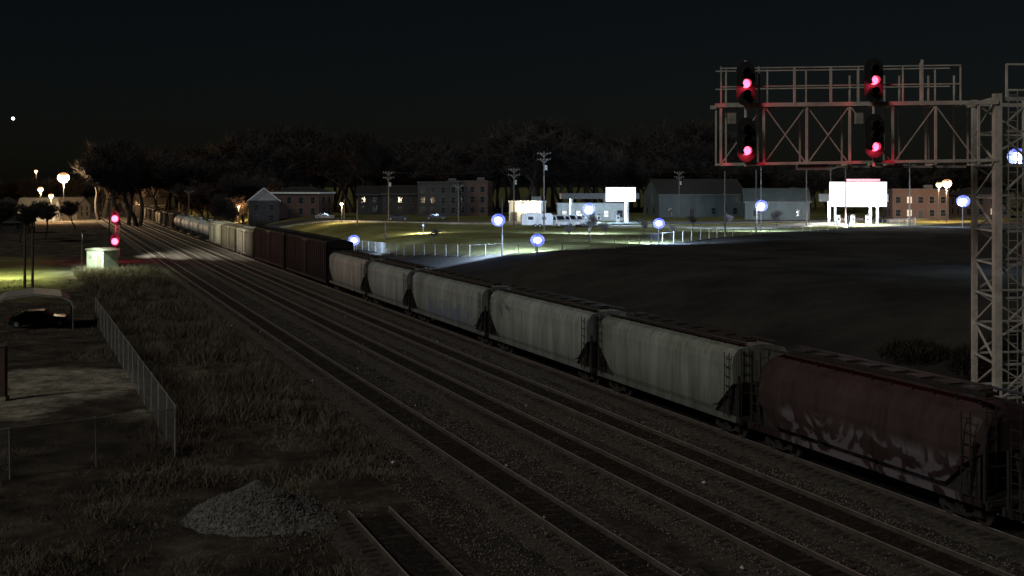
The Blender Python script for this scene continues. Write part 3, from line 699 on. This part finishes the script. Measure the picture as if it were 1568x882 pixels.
# ---------------------------------------------------------------- buildings
def building(name,px,Y,w,d,h,rz=0,roof='gable',k='brick',rows=2,cols=4,lit=(),rh=2.5,trim='trimd',zb=None,door=None,roofk='roof'):
    x=(px-784)/1800*Y; z0=terr(x,Y)-.3 if zb is None else zb
    root=empty(name,(x,Y,z0),math.radians(rz)); mb=MB(); mb.box((0,0,h/2),(w,d,h),k); mb.obj('walls',parent=root)
    mb=MB()
    if roof=='gable':
        mb.add([(-w/2-.4,-d/2-.5,h-.12),(w/2+.4,-d/2-.5,h-.12),(w/2+.4,0,h+rh),(-w/2-.4,0,h+rh),(-w/2-.4,d/2+.5,h-.12),(w/2+.4,d/2+.5,h-.12)],[(0,1,2,3),(3,2,5,4)],roofk)
        mb.add([(-w/2,-d/2,h),(-w/2,d/2,h),(-w/2,0,h+rh-.1),(w/2,-d/2,h),(w/2,d/2,h),(w/2,0,h+rh-.1)],[(0,2,1),(3,4,5)],k)
        mb.box((0,-d/2-.52,h-.1),(w+.8,.08,.28),trim)
    elif roof=='front':
        mb.add([(-w/2-.4,-d/2-.4,h-.12),(-w/2-.4,d/2+.4,h-.12),(0,d/2+.4,h+rh),(0,-d/2-.4,h+rh),(w/2+.4,-d/2-.4,h-.12),(w/2+.4,d/2+.4,h-.12)],[(0,3,2,1),(3,4,5,2)],roofk)
        mb.add([(-w/2,-d/2,h),(w/2,-d/2,h),(0,-d/2,h+rh-.15),(-w/2,d/2,h),(w/2,d/2,h),(0,d/2,h+rh-.15)],[(0,1,2),(3,5,4)],'siding' if k!='metalwall' else k)
        mb.beam((-w/2-.4,-d/2-.42,h-.2),(0,-d/2-.42,h+rh-.05),.22,trim); mb.beam((w/2+.4,-d/2-.42,h-.2),(0,-d/2-.42,h+rh-.05),.22,trim)
    elif roof=='hip':
        mb.add([(-w/2-.6,-d/2-.6,h),(w/2+.6,-d/2-.6,h),(w/2+.6,d/2+.6,h),(-w/2-.6,d/2+.6,h),(-w/4,0,h+rh),(w/4,0,h+rh)],[(0,1,5,4),(1,2,5),(2,3,4,5),(3,0,4),(3,2,1,0)],roofk)
        mb.box((0,-d/2-.62,h-.02),(w+1.3,.1,.4),trim); mb.box((w/2+.62,0,h-.02),(.1,d+1.2,.4),trim)
    else:
        mb.box((0,0,h+.2),(w+.3,d+.3,.4),k); mb.box((0,-d/2-.18,h+.42),(w+.4,.12,.12),trim); mb.box((w/4,d/6,h+.9),(2,1.6,1),'trimd')
    mb.obj('roof',parent=root)
    mb=MB(); i=0
    wt='trimd'
    for r in range(rows):
        for c_ in range(cols):
            xx=-w/2+w*(c_+.5)/cols; zz=1.9+r*(h-1.0)/max(1,rows)
            isdoor=(door==c_ and r==0)
            ww,hh=(1.1,2.3) if isdoor else (1.1,1.5)
            if isdoor: zz=1.35
            gk='winlit' if i in lit else ('sidingdark' if isdoor else 'glass')
            mb.box((xx,-d/2-.02,zz),(ww,.06,hh),gk)
            for q in (-1,1): mb.box((xx+q*(ww/2+.06),-d/2-.05,zz),(.12,.12,hh+.24),wt)
            for q in (-1,1): mb.box((xx,-d/2-.047,zz+q*(hh/2+.06)),(ww,.11,.12),wt)
            if not isdoor: mb.box((xx,-d/2-.06,zz),(ww,.05,.06),wt)
            i+=1
    for r in range(rows):
        for q in (-1,1):
            mb.box((q*(w/2+.02),-d/6,1.9+r*(h-1)/max(1,rows)),(.06,1.0,1.5),'glass'); mb.box((q*(w/2+.02),d/4,1.9+r*(h-1)/max(1,rows)),(.06,1.0,1.5),'glass')
    mb.obj('windows_and_doors',parent=root); return root
building('gabled_house',404,300,7.5,9,6.3,12,'front','sidingdark',2,2,(),3.2,door=0,trim='trim')
building('brick_house',463,305,13,9,6.6,-14,'hip','brick',2,4,(),1.6,door=1,trim='trim')
building('row_house',575,335,10,9,6,5,'gable','sidingdark',2,3,(),2.4)
building('row_house',615,330,10,9,6.2,0,'gable','sidingdark',2,3,(),2.4)
building('apartment_building',676,318,11,11,9,-6,'flat','sidingdark',3,4,())
building('apartment_building',720,322,11,11,9.3,-6,'flat','brick',3,4,())
building('small_shop',808,262,7,8,4.6,-10,'flat','siding',1,3,(1,),door=0,trim='trim')
building('metal_warehouse',1062,310,23,16,6.2,8,'gable','metalwall',1,4,(),4,door=1,roofk='roof')
building('metal_warehouse',1187,285,15,12,4.6,-8,'gable','metalwall',1,3,(),3.2,door=1,roofk='metalwall')
building('brick_office',1402,285,13,10,7.2,-6,'flat','brick',2,5,(1,6),door=2)
building('brick_house',1500,300,12,9,6,0,'hip','brick',2,4,(2,),2)
building('white_house',60,410,12,9,5,10,'gable','siding',2,3,(),3,zb=0)
building('white_house',105,430,12,9,5,-10,'gable','sidingdark',2,3,(),3,zb=0)
building('white_house',230,455,12,9,4.6,10,'gable','sidingdark',2,3,(),3,zb=0)
building('garage_shed',20,300,9,8,3,10,'gable','sidingdark',1,2,(),2,zb=0)
def walllamp(name,x,y,z,power,col,k):
    mb=MB(); mb.sphere((0,0,0),.22,'lamp'+k,10); mb.box((0,.25,.1),(.3,.4,.15),'steel'); o=mb.obj(name,(x,y,z)); light(name+'_light',(0,-.5,-.3),power,col,o,.2)
walllamp('wall_lamp',VX(800,262),257.2,7.8,1500,(1,.8,.45),'warm'); walllamp('wall_lamp',VX(822,262),257.5,7.6,900,(1,.85,.5),'warm')
def canopy(name,px,Y,w,d,hu,th,panel,lights,fpx=None,red=False,power=6000,col=(.75,.87,1)):
    x=(px-784)/1800*Y; z0=terr(x,Y)-.1; root=empty(name,(x,Y,z0)); mb=MB()
    mb.box((0,0,hu+th/2),(w,d,th),'trimd' if not red else 'siding')
    for a in (-1,1):
        for b_ in (-1,1): mb.box((a*w*.36,b_*d*.3,hu/2),(.4,.4,hu),'trim')
    mb.box((0,0,.06),(w+3,d+4,.14),'conc')
    a,b_,z1,z2=fpx
    mb.box(((a+b_)/2,-d/2-.12,(z1+z2)/2),(b_-a,.2,z2-z1),panel)
    mb.box(((a+b_)/2,-d/2-.1,z1-.06),(b_-a+.2,.3,.12),'trimd'); mb.box(((a+b_)/2,-d/2-.1,z2+.06),(b_-a+.2,.3,.12),'trimd')
    if red: mb.box(((a+b_)/2+1,-d/2-.07,z2+.4),((b_-a)*.6,.14,.5),'redband')
    for i in range(-1,2):
        mb.box((i*w*.25,0,1.0),(.7,.5,1.7),'trim'); mb.box((i*w*.25,0,2.0),(.75,.55,.3),'trimd'); mb.box((i*w*.25,-.27,1.3),(.4,.04,.4),'black')
    mb.obj('canopy',parent=root)
    for i in range(lights):
        light('canopy_light_%d'%i,((i-(lights-1)/2)*w/lights,0,hu-.4),power,col,root,.5)
    light('sign_light',((a+b_)/2,-d/2-2.0,(z1+z2)/2),power*.8,col,root,1.0,'SPOT',150,(0,-.5,-.8))
    return root
canopy('gas_station_canopy',917,252,16.5,8,5.4,1.2,'panel',2,(1.2,7.4,4.9,7.8),power=9000,col=(.5,.75,1))
canopy('gas_station_canopy',1306,242,12,8,4.9,1.6,'panelw',2,(-5.9,5.6,4.0,8.9),red=True,power=15000,col=(.88,.92,1))
building('convenience_store',905,275,16,8,4,0,'flat','siding',1,5,(0,1,3),door=2)
# ---------------------------------------------------------------- vehicles
def vehicle(name,x,y,rz,kind='van',k='white'):
    root=empty(name,(x,y,terr(x,y)+.0 if y>200 else 0.02),math.radians(rz)); mb=MB()
    if kind=='van': L_,W,pr=5.6,2.0,[(-2.8,.35),(2.8,.35),(2.8,1.0),(2.55,1.2),(1.75,1.45),(1.2,2.25),(.9,2.35),(-2.7,2.35),(-2.8,2.2)]
    elif kind=='trailer': L_,W,pr=6,2.3,[(-3,.5),(3,.5),(3.05,2.2),(2.7,2.75),(-2.8,2.75),(-3.05,2.4)]
    else: L_,W,pr=4.6,1.8,[(-2.3,.3),(2.3,.3),(2.3,.75),(2.1,.9),(1.1,1.0),(.4,1.45),(-1.0,1.48),(-1.8,1.02),(-2.25,.95)]
    mb.extr(pr,-W/2,W/2,k)
    for sx in ((-1.7,1.7) if kind!='trailer' else (-.4,.5)):
        for sy_ in (-1,1): mb.tube((sx,sy_*(W/2-.16),.36),(sx,sy_*(W/2+.03),.36),.36,'tyre',16); mb.tube((sx,sy_*(W/2+.03),.36),(sx,sy_*(W/2+.05),.36),.2,'steel',12)
    for sy_ in (-1,1):
        if kind=='van': mb.add([(.4,sy_*(W/2+.01),1.45),(1.6,sy_*(W/2+.01),1.45),(1.15,sy_*(W/2+.01),2.1),(.4,sy_*(W/2+.01),2.1)],[(0,1,2,3)],'glass'); mb.box((-1.2,sy_*(W/2+.005),1.8),(2.2,.02,.5),'glass')
        elif kind=='trailer':
            mb.box((-1.3,sy_*(W/2+.01),1.8),(1,.03,.6),'glass'); mb.box((1.3,sy_*(W/2+.01),1.8),(.8,.03,.6),'glass'); mb.box((0,sy_*(W/2+.02),1.4),(.7,.04,1.6),'trim')
        else: mb.add([(-1.5,sy_*(W/2+.01),1.02),(.95,sy_*(W/2+.01),1.02),(.35,sy_*(W/2+.01),1.4),(-.95,sy_*(W/2+.01),1.4)],[(0,1,2,3)],'glass')
    if kind!='trailer':
        a,b_=((1.74,1.47),(1.22,2.22)) if kind=='van' else ((1.08,1.02),(.42,1.43))
        mb.add([(a[0]+.03,-W/2+.12,a[1]),(a[0]+.03,W/2-.12,a[1]),(b_[0]+.03,W/2-.18,b_[1]),(b_[0]+.03,-W/2+.18,b_[1])],[(0,1,2,3)],'glass')
        for sy_ in (-1,1): mb.box((L_/2+.01,sy_*.7,.7),(.05,.35,.2),'steel'); mb.box((-L_/2-.01,sy_*.75,.85),(.05,.2,.3),'red')
        mb.box((L_/2+.03,0,.45),(.1,W-.1,.2),'black'); mb.box((-L_/2-.03,0,.45),(.1,W-.1,.2),'black')
    else: mb.beam((3,0,.5),(4.2,0,.45),.12,'black')
    o=mb.obj('body',parent=root); bv=o.modifiers.new('bv','BEVEL'); bv.width=.06; bv.segments=2; bv.limit_method='ANGLE'
vehicle('camper_trailer',VX(822,228),228,5,'trailer'); vehicle('parked_van',VX(852,229),229,-60); vehicle('parked_van',VX(868,231),231,-40); vehicle('parked_van',VX(884,232),232,-25)
vehicle('parked_car',VX(900,233),233,-20,'car','white'); vehicle('parked_car',VX(497,285),285,10,'car','siding'); vehicle('parked_car',VX(668,280),280,0,'car','car'); vehicle('parked_car',VX(610,275),275,0,'car','car')
mb=MB(); cx_,cy_=-40.7,100
pr=[(-3.1,1.9),(-2.9,2.45),(-2.2,2.85),(0,3.1),(2.2,2.85),(2.9,2.45),(3.1,1.9)]
full=pr+[(a,b_-.06) for a,b_ in pr[::-1]]; k_=len(pr)
V=[(x,-3.2,z) for x,z in full]+[(x,3.2,z) for x,z in full]; q=len(full)
mb.add(V,[(i,(i+1)%q,q+(i+1)%q,q+i) for i in range(q)],'steel')
for x in (-3.05,3.05):
    for y in (-3.1,0,3.1): mb.beam((x,y,0),(x,y,2.0),.09,'steel')
for y in (-3.15,3.15):
    for (a,c_),(b_,d_) in zip(pr[:-1],pr[1:]): mb.beam((a,y,c_-.1),(b_,y,d_-.1),.14,'gsteel')
mb.obj('carport',(cx_,cy_,0),math.radians(22)); vehicle('parked_car',-40.2,100,15,'car','car')
mb=MB(); mb.box((0,0,1.5),(.4,.4,3.0),'brick'); mb.box((0,0,3.04),(.5,.5,.08),'trimd'); mb.box((0,0,.1),(.55,.55,.2),'conc'); mb.obj('brick_gate_post',(-28.6,66,0))
l=light('yard_lamp_light',(-68,152,9.5),24000,(.9,1,.5),None,.3,'SPOT',150)
mb=MB(); mb.tube((-68,152.6,0),(-68,152.6,10),.1,'post'); mb.beam((-68,152.6,9.9),(-68,152,9.9),.08,'post'); mb.tube((-68,152,9.6),(-68,152,10.0),.3,'post',12,r2=.1); o=mb.obj('yard_lamp'); l.parent=o
l=light('bungalow_lamp_light',(bxx-1,163,5.5),5500,(.8,1,.72),None,.2,'SPOT',150)
mb=MB(); mb.tube((bxx-1,162.7,0),(bxx-1,162.7,5.9),.06,'post'); mb.tube((bxx-1,163,5.6),(bxx-1,163,5.9),.25,'post',10,r2=.1); o=mb.obj('wayside_lamp'); l.parent=o
fx,fy=PS(9,206); l=light('floodlight_light',(fx+.3,fy+.3,9.4),24000,(1,.97,.82),None,.25,'SPOT',110,(.93,.55,-.28))
mb=MB(); mb.tube((fx,fy,0),(fx,fy,10),.1,'post'); mb.box((fx,fy,9.8),(.5,.4,.35),'post'); o=mb.obj('trackside_floodlight'); l.parent=o
# ---------------------------------------------------------------- world, sun, camera
w=bpy.data.worlds.new('World'); sc.world=w; w.use_nodes=True; nt=w.node_tree; bg=nt.nodes['Background']
sky=nt.nodes.new('ShaderNodeTexSky'); sky.sky_type='NISHITA'; sky.sun_disc=False; sky.sun_elevation=math.radians(34); sky.sun_rotation=math.radians(232)
nt.links.new(sky.outputs[0],bg.inputs[0]); bg.inputs[1].default_value=0.0010
sl=bpy.data.lights.new('night_sun','SUN'); sl.energy=.62; sl.angle=math.radians(12); sl.color=(1,.95,.86)
so=bpy.data.objects.new('night_sun',sl); sc.collection.objects.link(so)
so.rotation_euler=Vector((.70,.55,-.60)).to_track_quat('-Z','Y').to_euler()
cam=bpy.data.cameras.new('Camera'); cam.sensor_width=36; cam.lens=36*1800/1568; cam.shift_y=-156/1568; cam.clip_end=9000; cam.clip_start=.5
co=bpy.data.objects.new('Camera',cam); sc.collection.objects.link(co); co.location=(0,0,12); co.rotation_euler=(math.pi/2,0,0); sc.camera=co
